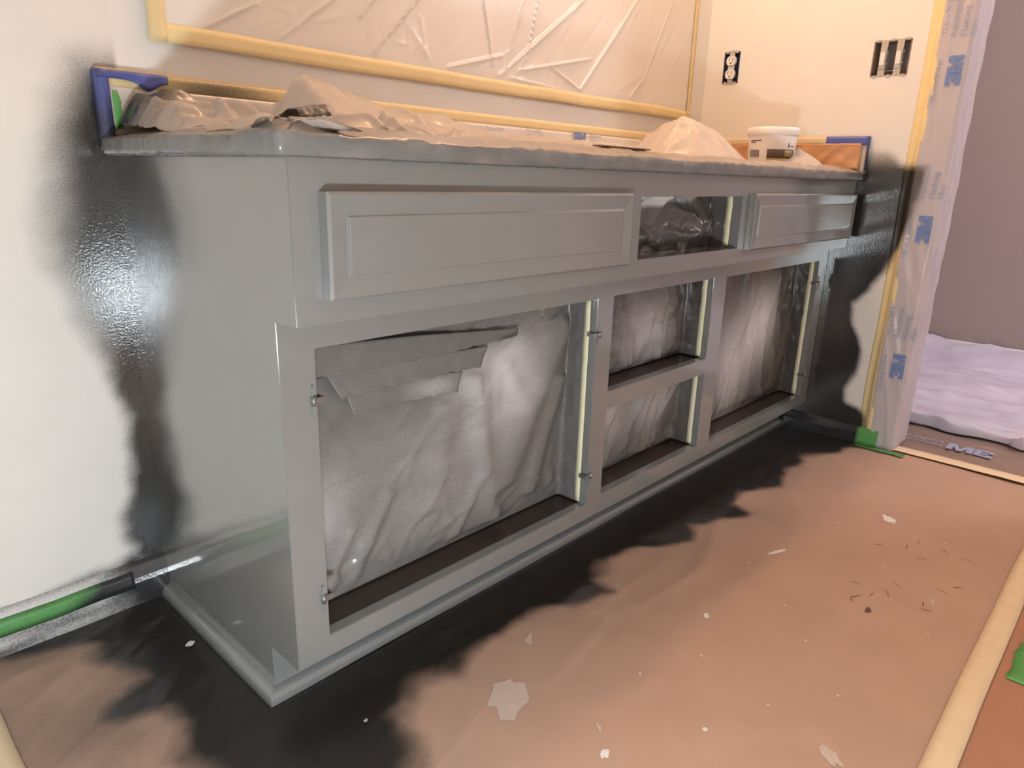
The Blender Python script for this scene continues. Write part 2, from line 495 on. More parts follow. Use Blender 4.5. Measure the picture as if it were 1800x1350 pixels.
wallbox('floor', (XL - .1, 4.2, -3.2, 0.3, -0.12, 0.0), M_floor)
wallbox('ceiling', (XL - .1, 4.2, -3.2, 0.3, ZT, ZT + 0.1), M_ceil)
xs = merge([XL, -0.9, 2.0], rng(-0.45, 0.06, 72), rng(0.06, W, 30))
zs = merge([ZT], rng(0.0, 1.02, 130), rng(1.02, ZT, 10))
wb = grid('wall_back', xs, zs, lambda x, z: (x, 0.0, z), M_wall, attr=paint_back, thick=0.1, offset=-1, smooth=False)
tag(wb, kind='structure')
YD0, YD1 = -0.752, -1.47
ys = merge([YF], rng(-0.76, 0.0, 110), [YD0, YD1], [OUT[0], OUT[1], SWI[0], SWI[1]], rng(YF, YD1, 4))
zs = merge(rng(0.0, 0.95, 120), rng(0.95, ZT, 14), [OUT[2], OUT[3], SWI[2], SWI[3], 2.05])


def wr_skip(y, z):
    return (YD1 < y < YD0 and z < 2.05) or (OUT[0] < y < OUT[1] and OUT[2] < z < OUT[3]) or (SWI[0] < y < SWI[1] and SWI[2] < z < SWI[3])


wr = grid('wall_right', ys, zs, lambda y, z: (W, y, z), M_wall, attr=paint_right, thick=0.11, skip=wr_skip, offset=1, smooth=False)
tag(wr, kind='structure')
wallbox('wall_front', (XL, W + 0.1, YF - 0.1, YF, 0, ZT), M_wallp)
wallbox('wall_left', (XL - 0.1, XL, YF, 0.1, 0, ZT), M_wallp)
wallbox('wall_far', (3.22, 3.32, -3.1, 0.2, 0, ZT), M_hall)
wallbox('wall_hall_back', (W + 0.11, 3.3, 0.1, 0.2, 0, ZT), M_hall)
wallbox('wall_hall_front', (W + 0.11, 3.3, -3.1, -3.0, 0, ZT), M_hall)
# baseboards
bp = [(0, 0), (-0.014, 0), (-0.014, 0.048), (-0.011, 0.056), (-0.0085, 0.066), (-0.006, 0.078), (-0.002, 0.083), (0, 0.084)]


def swept(name, prof, us, fn, mat, attr=None):
    """open profile swept on a fine grid so that overspray can vary along it"""
    return grid(name, us, list(range(len(prof))), lambda u, j: fn(u, prof[int(j)]), mat,
                attr=(lambda u, j: attr(u, prof[int(j)][1])) if attr else None, smooth=False, thick=0.002)


def pb_attr(x, z):
    near = sstep(-0.16, -0.05, x + 0.03 * fb(x * 9, z * 30))
    low = 0.78 * sstep(0.052, 0.036, z + 0.012 * fb(x * 14, z * 60, 4)) * (0.65 + 0.6 * fb(x * 5, z * 200, 1))
    lip = 0.55 * sstep(0.07, 0.086, z)
    return clamp(max(near, low, lip))


bp2 = bp[1:2] + [(-0.014, 0.012), (-0.014, 0.024), (-0.014, 0.036)] + bp[2:]
tag(swept('baseboard_back', bp2, merge([XL, -0.8], rng(-0.4, 0.0, 80)), lambda x, p: (x, p[0], p[1]), M_base, pb_attr), kind='structure')
bpr = [(p[0], p[1] * 0.68) for p in bp2]
tag(swept('baseboard_right', bpr, rng(DK - 0.02, -0.668, 60), lambda y, p: (W + p[0], y, p[1]), M_base,
          lambda y, z: sstep(-0.668, -0.655, y)), kind='structure')
fp = [(3.22, 0), (3.206, 0), (3.206, 0.09), (3.209, 0.105), (3.214, 0.115), (3.22, 0.12)]
tag(prism('baseboard_far', fp, -3.0, 0.1, 'y', M_trimw), kind='structure')
# door casing: wall-side moulding and jamb lining


def zprism(name, prof, z0, z1, mat, parent=None):
    bm = bmesh.new()
    a = [bm.verts.new((x, y, z0)) for x, y in prof]; b = [bm.verts.new((x, y, z1)) for x, y in prof]
    n = len(prof)
    for i in range(n): bm.faces.new((a[i], a[(i + 1) % n], b[(i + 1) % n], b[i]))
    bm.faces.new(a); bm.faces.new(b)
    return from_bm(name, bm, mat, parent)


tag(zprism('trim_1', [(W - 0.0005, -0.673), (W - 0.008, -0.675), (W - 0.013, -0.69), (W - 0.013, -0.753),
                      (W + 0.113, -0.753), (W + 0.113, -0.7515), (W - 0.0005, -0.7515)], 0.0, 2.05, M_trimw), kind='structure')
tag(zprism('trim_2', [(W - 0.0005, YD1 - 0.08), (W - 0.013, YD1 - 0.075), (W - 0.013, YD1 + 0.001), (W + 0.113, YD1 + 0.001),
                      (W + 0.113, YD1), (W - 0.0005, YD1)], 0.0, 2.05, M_trimw), kind='structure')

# ------------------------------------------------------------------ vanity cabinet
cab = empty('vanity_cabinet', 'long freshly sprayed grey vanity cabinet with its doors taken off', 'cabinet')
py = merge(rng(DL + 0.02, 0.0, 60), [DK]); pz = merge(rng(0.0, ZC, 90), [ZK])
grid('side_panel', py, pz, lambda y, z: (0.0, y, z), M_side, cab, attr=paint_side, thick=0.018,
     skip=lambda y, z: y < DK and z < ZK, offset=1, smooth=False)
frame_mesh('lower_face_frame', 0.0, W - 0.001, ZK, ZU, [O1, O2, O3, O4], DL, DL + 0.02, M_cab, cab)
frame_mesh('upper_face_frame', 0.0, W - 0.001, ZU, ZC, [O5], DU, DL + 0.02, M_cab, cab)
box('toe_kick', (0.0182, W - 0.001, DK, DK + 0.015, 0.0, ZK + 0.01), M_cab, cab)
box('cabinet_bottom', (0.019, W - 0.002, DL + 0.0195, -0.03, 0.108, 0.1255), M_inside, cab)
box('drawer_shelf', (O2[0] - 0.02, O2[1] + 0.02, DL + 0.0195, -0.03, O2[2] - 0.022, O2[2] - 0.001), M_inside, cab)
box('drawer_floor', (O5[0] - 0.02, O5[1] + 0.02, DL + 0.0205, -0.03, O5[2] - 0.015, O5[2] - 0.001), M_inside, cab)
box('lower_drawer_floor', (O3[0] - 0.015, O3[1] + 0.015, DL + 0.0195, -0.03, 0.126, O3[2] - 0.001), M_inside, cab)
for x in (0.687, 1.151):
    box('divider', (x - 0.009, x + 0.009, DL + 0.0195, -0.03, 0.126, ZC - 0.01), M_inside, cab)


def drawer_front(x0, x1):
    z0, z1 = 0.6268, 0.7522
    yb, yf = DU - 0.0002, DU - 0.0195
    lv = [(0, yb), (0, yf + 0.0035), (0.0025, yf + 0.0015), (0.004, yf + 0.001), (0.026, yf + 0.0040), (0.0275, yf + 0.0040), (0.0285, yf + 0.0015), (0.030, yf + 0.001)]
    bm = bmesh.new(); rings = []
    for d, y in lv:
        rings.append([bm.verts.new(p) for p in ((x0 + d, y, z0 + d), (x1 - d, y, z0 + d), (x1 - d, y, z1 - d), (x0 + d, y, z1 - d))])
    for a, b in zip(rings, rings[1:]):
        for k in range(4): bm.faces.new((a[k], a[(k + 1) % 4], b[(k + 1) % 4], b[k]))
    bm.faces.new(rings[0]); bm.faces.new(rings[-1])
    o = from_bm('drawer_front', bm, M_cab, cab)
    m = o.modifiers.new('bevel', 'BEVEL'); m.width = 0.0008; m.segments = 2; m.limit_method = 'ANGLE'; m.angle_limit = 0.9
    return o


drawer_front(0.0375, 0.6562)
drawer_front(1.1444, W - 0.03)
qr = [(0, 0), (-0.016, 0), (-0.016, 0.007)] + [(-0.016 * math.cos(a), 0.007 + 0.016 * math.sin(a)) for a in [math.radians(t) for t in (15, 30, 45, 60, 75, 90)]]
bm = bmesh.new()
rings = [[bm.verts.new(f(-p, z)) for p, z in qr] for f in (lambda p, z: (-p, -0.014, z), lambda p, z: (-p, DK - p, z), lambda p, z: (W - 0.014, DK - p, z))]
for ra, rb in zip(rings, rings[1:]):
    for k in range(len(qr)): bm.faces.new((ra[k], ra[(k + 1) % len(qr)], rb[(k + 1) % len(qr)], rb[k]))
bm.faces.new(rings[0]); bm.faces.new(rings[-1])
from_bm('base_moulding', bm, M_cab, cab)


def hinge(x, z, side):
    """surface hinge left on the stile: leaf edge, knuckle and arm into the opening"""
    h = box('hinge', (x - 0.0016, x + 0.0016, DL - 0.004, DL - 0.0001, z - 0.021, z + 0.021), M_cab, cab, 0.0008)
    prof = [(0.0001, -0.006), (0.0034, -0.006), (0.0034, 0.006), (0.0001, 0.006)]
    lathe('knuckle', prof, M_metal, h, (x, DL - 0.004, z), 14)
    e = O1[0] if side == 'l' else None
    x2 = x + (0.016 if side == 'l' else -0.016)
    box('arm', (min(x, x2), max(x, x2), DL - 0.0045, DL - 0.0005, z - 0.0045, z + 0.0035), M_metal, h, 0.0008)
    box('pin', (x2 - 0.002, x2 + 0.002, DL - 0.004, DL + 0.014, z - 0.004, z + 0.003), M_metal, h, 0.0008)


hinge(0.044, 0.487, 'l'); hinge(0.043, 0.192, 'l')
hinge(0.667, 0.487, 'r'); hinge(0.667, 0.192, 'r')
hinge(1.789, 0.487, 'r'); hinge(1.789, 0.197, 'r')


# ------------------------------------------------------------------ masking film hung in the openings
import random


def crease_set(seed, n, box_, ang, spread, l0, l1, w0, w1, amp):
    r = random.Random(seed); out = []
    for _ in range(n):
        x, y = r.uniform(box_[0], box_[1]), r.uniform(box_[2], box_[3])
        a = ang + r.gauss(0, spread); l = r.uniform(l0, l1) / 2
        w = r.uniform(w0, w1)
        out.append(((x - l * math.cos(a), y - l * math.sin(a)), (x + l * math.cos(a), y + l * math.sin(a)), w, amp * r.uniform(0.4, 1.0) * r.choice((1, 1, -0.6)) * w / w1))
    return out


def crease_h(x, y, cs):
    h = 0.0
    for a, b, w, m in cs:
        R = w * 3
        if x < min(a[0], b[0]) - R or x > max(a[0], b[0]) + R or y < min(a[1], b[1]) - R or y > max(a[1], b[1]) + R: continue
        d, t = seg_d(x, y, a, b)
        if d < R: h += m * math.exp(-abs(d / w) ** 1.4) * (4 * t * (1 - t)) ** 0.5
    return h


def folds(a, b, seed, sa, sb, sharp=1.6):
    n = noise.noise(Vector((a * sa + 0.35 * fb(a * 4, b * 4, seed), b * sb, seed)))
    return (1.0 - abs(n) * 2.0 if abs(n) < 0.5 else 0.0) ** sharp


def opening_film(name, o, label, seed, height, paintf, recess=0.075, top=0.012, fwd=0.05, nu=110, nv=90, mat=None, bottom=0.002):
    x0, x1, z0, z1 = o
    yb = DL + recess if o is not O5 else DU + recess
    L = x1 - x0 + 0.012
    tot = L + fwd
    def pos(s, t):
        z = lerp(z0 + bottom, z1 + top, t)
        h = height(s, t)
        if s < L - 0.012:
            x, y = x0 - 0.008 + s * (L - 0.006) / L, yb - h
        else:
            k = clamp((s - L + 0.012) / 0.024)
            x = x1 - 0.014 + 0.012 * math.sin(k * math.pi / 2) + 0.0004
            y = yb - h * (1 - k) - 0.012 * (1 - math.cos(k * math.pi / 2)) - max(0, s - L - 0.012)
            x -= 0.0035 * abs(fb(s * 30, z * 14, seed + 3)) * k
        return (x, y, z)
    return tag(grid(name, rng(0, tot, nu), rng(0, 1, nv), pos, mat or M_film, attr=paintf, thick=0.0006, offset=0), label, 'masking film')


def tape_strip(parent, o, yoff):
    x1, z0, z1 = o[1], o[2], o[3]
    grid('reveal_tape', rng(0, 1, 2), rng(z0 + 0.004, z1, 24),
         lambda u, z: (x1 - 0.0034 + 0.0006 * fb(z * 30, u), yoff + 0.013 * u + 0.0012 * fb(z * 18, 3.3), z), M_tapec, parent, thick=0.0004)


def gauss(a, b, ca, cb, ra, rb): return math.exp(-((a - ca) / ra) ** 2 - ((b - cb) / rb) ** 2)


C1 = crease_set(3, 34, (0.02, 0.62, 0.0, 0.16), 1.2, 0.5, 0.06, 0.22, 0.004, 0.010, 0.006) \
    + crease_set(4, 26, (0.3, 0.62, 0.80, 1.0), 0.9, 0.35, 0.08, 0.25, 0.004, 0.010, 0.005) \
    + crease_set(5, 16, (0.05, 0.6, 0.2, 0.8), 1.2, 0.6, 0.1, 0.45, 0.006, 0.016, 0.006)


def h1(s, t):
    edge = sstep(0, 0.06, t) * sstep(0, 0.05, s)
    # long drapes fan out from the top edge to the bottom corners
    h = 0.008 * fb(s * 4 + t, t * 2, 9, 2) + 0.004
    for a, b, w, m in (((0.61, 0.85), (0.44, 0.20), 0.040, 0.016), ((0.60, 0.60), (0.52, 0.1), 0.022, 0.012), ((0.36, 0.70), (0.41, 0.05), 0.024, 0.012),
                       ((0.30, 0.60), (0.26, 0.22), 0.030, 0.007), ((0.09, 0.0), (0.17, 0.34), 0.014, 0.008), ((0.05, 0.02), (0.10, 0.24), 0.010, 0.006),
                       ((0.30, 0.02), (0.38, 0.28), 0.014, 0.007), ((0.45, 0.72), (0.50, 0.50), 0.02, 0.005), ((0.05, 0.44), (0.40, 0.52), 0.004, 0.003)):
        d, k = seg_d(s, t, a, b); h += m * math.exp(-(d / w) ** 2)
    return (h + crease_h(s, t, C1)) * edge + 0.002


def p1(s, t):
    bright = 0.95 * gauss(s, t, 0.43, 0.66, 0.085, 0.17) + 0.5 * gauss(s, t, 0.49, 0.78, 0.06, 0.09) + 0.25 * gauss(s, t, 0.33, 0.45, 0.16, 0.22) \
        + 0.30 * gauss(s, t, 0.06, 0.33, 0.05, 0.18) + 0.12 * gauss(s, t, 0.22, 0.25, 0.2, 0.15)
    bright *= 0.85 + 0.6 * fb(s * 7, t * 5, 2)
    return clamp(0.97 - bright)


f1 = opening_film('masking_film', O1, 'crumpled grey-sprayed film with torn flaps in the widest left door opening', 1, h1, p1, nu=150, nv=120)
tape_strip(f1, O1, -0.466)


def flap(poly_top, poly_bot, y0, seed, paint_v, mat=M_film):
    n = 60
    def ev(pts, u):
        x = lerp(pts[0][0], pts[-1][0], u)
        for a, b in zip(pts, pts[1:]):
            if x <= b[0] + 1e-9: return x, lerp(a[1], b[1], clamp((x - a[0]) / (b[0] - a[0])))
        return pts[-1]
    def pos(u, v):
        a, b = ev(poly_top, u), ev(poly_bot, u)
        z = lerp(a[1], b[1], v) + (0.0035 * fb(a[0] * 45, seed, 0, 3) if v > 0.9 else 0)
        y = y0 - 0.012 * v * v * (0.25 + 0.75 * abs(fb(a[0] * 9, seed, 2))) - 0.0012 * folds(a[0] + 0.02 * v, v * 0.3, seed, 24, 4)
        return (lerp(a[0], b[0], v), y, z)
    return grid('film_flap', rng(0, 1, n), rng(0, 1, 10), pos, mat, f1, attr=lambda u, v: paint_v(u, v), thick=0.0005, offset=0)


flap([(0.058, 0.545), (0.26, 0.533), (0.50, 0.512)], [(0.058, 0.497), (0.30, 0.494), (0.49, 0.500)], -0.424, 2.1, lambda u, v: 0.97)
flap([(0.10, 0.500), (0.28, 0.497), (0.42, 0.492)], [(0.12, 0.462), (0.25, 0.463), (0.40, 0.458)], -0.426, 5.7, lambda u, v: 0.95)
flap([(0.13, 0.468), (0.26, 0.466), (0.36, 0.458)], [(0.14, 0.432), (0.26, 0.432), (0.345, 0.425)], -0.4265, 8.3,
     lambda u, v: 0.96 - 0.35 * gauss(u, v, 0.75, 0.6, 0.2, 0.5))


def tension(seed, o, n, ang, spread, amp, extra=()):
    """vertical pull creases of a small sheet, heights in metres"""
    wd, ht = o[1] - o[0], o[3] - o[2]
    cs = crease_set(seed, n, (0.0, wd, 0.0, ht), ang, spread, ht * 0.4, ht * 1.5, 0.006, 0.020, amp) \
        + crease_set(seed + 1, n, (0.0, wd, 0.0, ht * 0.3), ang, spread * 2, ht * 0.15, ht * 0.5, 0.003, 0.008, amp * 0.6) + list(extra)
    def h(s, t):
        v = 0.006 * fb(s * 5, t * 1.5, seed, 2) + crease_h(s, t * ht, cs)
        return max(-0.01, v + 0.006) * sstep(0, 0.08, t) + 0.003
    return h


f2 = opening_film('masking_film', O2, 'dull grey film in the upper of the two small middle openings', 2, tension(41, O2, 20, 1.45, 0.14, 0.014),
                  lambda s, t: clamp(0.97 - 0.42 * gauss(s, t, 0.24, 0.40, 0.10, 0.35) + 0.08 * fb(s * 9, t * 5)), nu=130, nv=60, mat=M_filmd)
tape_strip(f2, O2, -0.466)
f3 = opening_film('masking_film', O3, 'pale-streaked film in the lower of the two small middle openings', 3, tension(52, O3, 18, 1.1, 0.22, 0.015),
                  lambda s, t: clamp(0.95 - 0.55 * gauss(s, t, 0.10, 0.70, 0.07, 0.35) - 0.5 * gauss(s, t, 0.30, 0.75, 0.10, 0.35)), nu=130, nv=60, mat=M_filmd)
tape_strip(f3, O3, -0.466)
f4 = opening_film('masking_film', O4, 'gathered film with a pale middle in the right door opening', 4,
                  tension(63, O4, 22, 1.5, 0.2, 0.015, (((0.37, 0.45), (0.12, 0.0), 0.03, 0.014), ((0.40, 0.45), (0.52, 0.02), 0.025, 0.014), ((0.36, 0.45), (0.28, 0.05), 0.015, 0.008))),
                  lambda s, t: clamp(0.98 - 0.95 * gauss(s, t, 0.37, 0.55, 0.095, 0.24) - 0.65 * gauss(s, t, 0.22, 0.35, 0.09, 0.28)), nu=150, nv=90, mat=M_filmd)
tape_strip(f4, O4, -0.466)


C5 = crease_set(101, 40, (0.0, 0.42, 0.0, 0.115), 0.6, 0.9, 0.04, 0.16, 0.004, 0.012, 0.022)


def h5(s, t):
    return max(0.0, 0.022 * (1 - t) * sstep(0, 0.35, t) + 0.012 + 0.010 * fb(s * 7, t * 1.5, 5, 2) + crease_h(s, t * 0.115, C5))


f5 = opening_film('masking_film', O5, 'dark crumpled film in the open drawer slot under the counter', 5, h5,
                  lambda s, t: clamp(0.95 - 0.9 * sstep(0.74, 0.84, t - 0.10 * fb(s * 10, 1)) * sstep(0.34, 0.22, s)), recess=0.09, fwd=0.055, nu=110, nv=50, bottom=-0.002, mat=M_filmd)
tape_strip(f5, O5, DU + 0.022)

# ------------------------------------------------------------------ countertop with its splashes
top = empty('countertop', 'counter slab with back and side splash under taped plastic', 'countertop')
box('slab', (-0.016, W - 0.0005, -0.543, -0.0005, ZC + 0.002, 0.809), M_stone, top, 0.002)
box('backsplash', (-0.0155, W - 0.0005, -0.020, -0.0005, 0.8095, 0.9105), M_stone, top, 0.0015)
box('side_splash', (W - 0.0205, W - 0.0005, -0.548, -0.0205, 0.8095, 0.9105), M_stone, top, 0.0015)

# film wrapped over the counter's left end and front edge
PATH_L = 0.52
def edge_pos(s, j):
    prof = [(-0.0015, 0.7885), (0.0035, 0.791), (0.0050, 0.798), (0.0055, 0.8095), (0.0035, 0.8125), (-0.010, 0.8150),
            (-0.035, 0.8205), (-0.07, 0.824), (-0.11, 0.823), (-0.15, 0.816)]
    o, z = prof[int(j)]
    if s < PATH_L: bx, by, nx, ny = -0.016, -0.025 - s, -1.0, 0.0
    else: bx, by, nx, ny = -0.016 + (s - PATH_L), -0.545, 0.0, -1.0
    k = sstep(PATH_L - 0.02, PATH_L + 0.02, s)
    if abs(s - PATH_L) < 0.02:
        nx, ny = -math.cos(k * math.pi / 2), -math.sin(k * math.pi / 2)
    w = 0.0022 * fb(s * 30, j * 0.8, 3.0) + 0.0022 * fb(s * 80, j * 1.6, 6.0, 2)
    o += w * (1 if j < 5 else 0.3)
    if j >= 4: z += 0.0042 * (fb(s * 7, j * 0.25, 1.0)) + 0.002 * fb(s * 40, j, 8) + (0.003 if j > 5 else 0)
    else: z += 0.0012 * fb(s * 60, j, 5)
    x, y = bx + nx * o, by + ny * o
    if s < PATH_L and o < 0: x = bx - o * min(1.0, (PATH_L - s) / 0.12 + 0.0)
    if s >= PATH_L and o < 0: y = by - o * min(1.0, (s - PATH_L) / 0.12 + 0.0)
    x = max(x, -0.024); x = min(x, W - 0.022 - (0.0 if j < 4 else 0.001))
    return (x, min(y, -0.024), z)


tag(grid('counter_edge_film', merge(rng(0, PATH_L, 90), rng(PATH_L, PATH_L + 1.838, 340)), list(range(10)), edge_pos, M_edge,
         attr=lambda s, j: clamp((0.98 if j < 4 else 0.75 if j < 5 else 0.42 if j < 7 else 0.2) + 0.25 * fb(s * 9, j, 2)
                                 + (0.25 if s < PATH_L else 0)), thick=0.0006, offset=1),
    'grey-sprayed plastic wrapped over the counter front edge', 'plastic film')


# printed film + tape on the back splash
tag(grid('backsplash_film', rng(0.0, W - 0.024, 160), rng(0.828, 0.8895, 10),
         lambda x, z: (x, -0.0222 - 0.004 * (1 - sstep(0.83, 0.895, z)) - 0.0016 * folds(x, z, 3.0, 16, 12), z), M_bsf,
         attr=lambda x, z: clamp(0.95 * gauss(x, z, 0.05, 0.845, 0.035, 0.035) + 0.5 * gauss(x, z, 0.14, 0.86, 0.10, 0.02)), thick=0.0004, offset=0),
    'clear printed masking film taped along the back splash', 'masking film')
bsf = bpy.data.objects['backsplash_film']
R_, U_ = (1, 0, 0), (0, 0, 1)
logo(bsf, (1.128, -0.0285, 0.866), R_, U_, 0.026, M_print)
text('print', 'Advanced\nMasking', 0.0125, M_print, bsf, (1.200, -0.0285, 0.882), R_, U_)
text('print', '72 in x 90 ft', 0.0125, M_pgrey, bsf, (0.800, -0.0285, 0.876), R_, U_)
text('print', '72 in x 90 ft\n1.82 m x 27.4 m', 0.0125, M_pgrey, bsf, (0.938, -0.0285, 0.880), R_, U_)


def strip(name, pts_us, fn, mat, label, cat='tape', attr=None, vs_=None):
    return tag(grid(name, pts_us, vs_ or rng(0, 1, 3), fn, mat, attr=attr, thick=0.0004, offset=0), label, cat)


strip('masking_tape', rng(0.0, W - 0.023, 120), lambda x, v: (x, -0.0217 - 0.0012 * v * abs(fb(x * 12, v)), 0.9115 - 0.0235 * v - 0.002 * fb(x * 4, 2) * v),
      M_tapes, 'long cream masking tape along the top of the back splash',
      attr=lambda x, v: clamp(0.75 * gauss(x, v, 0.17, 0.6, 0.10, 0.9) + 0.10))
strip('masking_tape', rng(-0.012, 0.5, 50), lambda x, v: (x, -0.0008 - 0.0003 * abs(fb(x * 12, v)), 0.9115 + 0.006 * v),
      M_tapef, 'thin tan tape edge on the wall just above the back splash')
strip('masking_tape', rng(-0.435, -0.05, 40), lambda y, v: (W - 0.0222 - 0.001 * abs(fb(y * 12, v)), y, 0.9125 - 0.023 * v), M_tapef,
      'cream tape along the side splash behind the white tub')
# brown wrapping film on the side splash
tag(grid('side_splash_film', rng(-0.535, -0.05, 60), rng(0.822, 0.893, 14),
         lambda y, z: (W - 0.0235 - 0.012 * (1 - sstep(0.83, 0.89, z)) * (0.5 + 0.5 * abs(fb(y * 9, z * 9))) - 0.006 * folds(y + (z - .85) * 1.2, z, 7.0, 20, 5, 1.5), y, z),
         plain('brown_wrap_film', (0.50, 0.27, 0.14), 0.3, 0.25, 26.0, 0.1, 120.0), thick=0.0004, offset=0),
    'brown film folded against the side splash', 'plastic film')
strip('green_tape', rng(0.828, 0.882, 10), lambda z, v: (0.0005 + (0.010 + 0.004 * fb(z * 40, 2)) * v, -0.0285 - 0.001 * v, z), M_green,
      'sliver of green tape in the left corner of the back splash', attr=lambda z, v: 0.2 * v)
# blue tapes
b1 = strip('blue_tape', rng(-0.0165, 0.088, 24), lambda x, v: (x, -0.0236 - 0.003 * v * abs(fb(x * 30, v * 2)),
           0.9125 - (0.012 + 0.012 * sstep(0.02, 0.05, x) * (0.75 + 0.4 * math.sin(x * 140)) * sstep(0.092, 0.07, x)) * v), M_blue,
           'blue painter tape with a ragged lower edge at the left end of the back splash', attr=lambda x, v: 0.35 * clamp(0.5 + fb(x * 20, v * 2)) + 0.5 * sstep(0.0, -0.015, x))
strip('blue_tape', rng(0.799, 0.9125, 24), lambda z, v: (-0.0172, -0.0012 - 0.0222 * v / 0.5, z) if v <= 0.5 else (-0.0172 + 0.0170 * (v - 0.5) / 0.5, -0.0236 - 0.0006 * v, z), M_blue,
      'upright blue tape wrapped on the left end of the back splash', attr=lambda z, v: clamp(0.35 + 0.5 * sstep(0.89, 0.83, z)), vs_=[0, 0.25, 0.5, 0.75, 1.0])
strip('blue_tape', rng(-0.549, -0.432, 24), lambda y, v: (W - 0.0236 - 0.0006 * v, y, 0.9125 - 0.024 * v), M_blue,
      'lavender-blue tape along the front top of the side splash', attr=lambda y, v: 0.05)
strip('blue_tape', rng(0.812, 0.9125, 16), lambda z, v: (W - 0.0012 - 0.0215 * v, -0.5492 - 0.0006 * abs(fb(z * 30, v)), z), M_blue,
      'short upright tape on the front end of the side splash', attr=lambda z, v: clamp(0.25 + 0.7 * sstep(0.90, 0.86, z)))


# loose plastic on the counter
def heap(name, x0, x1, y0, y1, nx, ny, hf, label, attr, mat=M_heap):
    return tag(grid(name, rng(x0, x1, nx), rng(y0, y1, ny), lambda x, y: (x, y, 0.8105 + max(0.0006, hf(x, y))), mat, attr=attr, thick=0.0005, offset=1), label, 'plastic sheet')


def crumple(x, y, s, seed):
    c = noise.voronoi(Vector((x * s + 0.5 * fb(x * s * .5, y * s * .5, seed), y * s * 0.8, seed)))[0]
    c2 = noise.voronoi(Vector((x * s * 2.3, y * s * 2, seed + 5)))[0]
    return 0.65 * min(1, c[1] - c[0]) + 0.25 * min(1, c2[1] - c2[0])


def rim(x, y, x0, x1, y0, y1, e): return sstep(x0, x0 + e, x) * sstep(x1, x1 - e, x) * sstep(y0, y0 + e, y) * sstep(y1, y1 - e, y)


CA = crease_set(111, 60, (0.0, 0.34, -0.48, -0.04), 0.4, 1.0, 0.05, 0.16, 0.005, 0.013, 0.024)


def hA(x, y):
    r = rim(x, y, -0.02, 0.36, -0.52, 0.0, 0.05)
    back = sstep(-0.32, -0.03, y)
    return r * max(0.004, 0.018 + 0.038 * back + 0.014 * fb(x * 9, y * 9, 6, 2) + crease_h(x, y, CA))


heap('loose_plastic', 0.0, 0.36, -0.49, -0.030, 150, 150, hA, 'brownish crumpled plastic at the left end of the counter',
     lambda x, y: clamp(1.0 * gauss(x, y, 0.03, -0.06, 0.06, 0.10) + 0.6 * gauss(x, y, 0.12, -0.04, 0.12, 0.05) + 0.16 * crumple(x, y, 14, 1.0)))


CB = crease_set(81, 60, (0.1, 1.0, -0.45, -0.12), 0.6, 0.9, 0.06, 0.22, 0.005, 0.012, 0.012)


def hB(x, y):
    r = rim(x, y, 0.10, 1.02, -0.47, -0.10, 0.06)
    h = 0.066 * max(0, 1 - math.hypot((x - 0.165) / 0.09, (y + 0.30) / 0.13)) ** 0.8 + 0.056 * gauss(x, y, 0.27, -0.27, 0.08, 0.09) + 0.044 * gauss(x, y, 0.42, -0.27, 0.09, 0.09) \
        + 0.022 * gauss(x, y, 0.62, -0.30, 0.16, 0.1) + 0.020 * gauss(x, y, 0.85, -0.32, 0.12, 0.09)
    h += crease_h(x, y, CB) * sstep(0.0, 0.02, h) + 0.004 * fb(x * 14, y * 14, 3)
    return r * (h + 0.014)


heap('loose_plastic', 0.10, 1.02, -0.47, -0.10, 220, 90, hB, 'clear wrinkled plastic peaking near the left of the counter and trailing right',
     lambda x, y: 0.0)


CC = crease_set(91, 60, (0.95, 1.45, -0.45, -0.12), 1.0, 0.9, 0.06, 0.22, 0.006, 0.015, 0.010)


def hC(x, y):
    r = rim(x, y, 0.86, 1.47, -0.48, -0.10, 0.05)
    cx, cy = 1.215, -0.30
    q = math.hypot((x - cx) / (0.16 if x < cx else 0.24), (y - cy) / 0.13)
    h = 0.105 * max(0.0, 1 - q) ** 0.9 + 0.018 * gauss(x, y, 1.32, -0.34, 0.10, 0.08)
    h = min(h, 0.105 + 0.2 * (h - 0.105)) if h > 0.105 else h
    ang = math.atan2(y - cy, x - cx)
    h += crease_h(x, y, CC) * sstep(0, 0.02, h)
    return r * (h + 0.012 + 0.004 * fb(x * 20, y * 20))


heap('loose_plastic', 0.86, 1.47, -0.48, -0.10, 170, 100, hC, 'tall pale heap of plastic sheeting left of the white tub', lambda x, y: 0.0)


def hD(x, y):
    q = math.hypot((x - 1.60) / 0.10, (y + 0.445) / 0.07)
    return 0.052 * max(0, 1 - q) + 0.014 * crumple(x, y, 30, 4.0) * sstep(1.35, 0.7, q) + 0.006 * sstep(1.3, 0.9, q)


heap('loose_plastic', 1.50, 1.76, -0.52, -0.36, 90, 60, hD, 'small pointed scrap of plastic right of the white tub', lambda x, y: 0.0)


def curl(u, v):
    a = lerp(-0.35, 2.6, v)
    x = lerp(0.028, 0.062, u) + 0.01 * math.sin(v * 3)
    return (x + 0.012 * v, -0.47 + 0.030 * math.cos(a) - 0.01 * u, 0.822 + 0.028 * math.sin(a) * (0.75 + 0.25 * u) + 0.002 * fb(u * 6, v * 5))


tag(grid('plastic_scrap', rng(0, 1, 14), rng(0, 1, 24), curl, M_heap, attr=lambda u, v: clamp(0.85 + 0.3 * fb(u * 6, v * 6)), thick=0.0008, offset=0),
    'dark curled scrap of paint-stained film at the left front of the counter', 'plastic scrap')

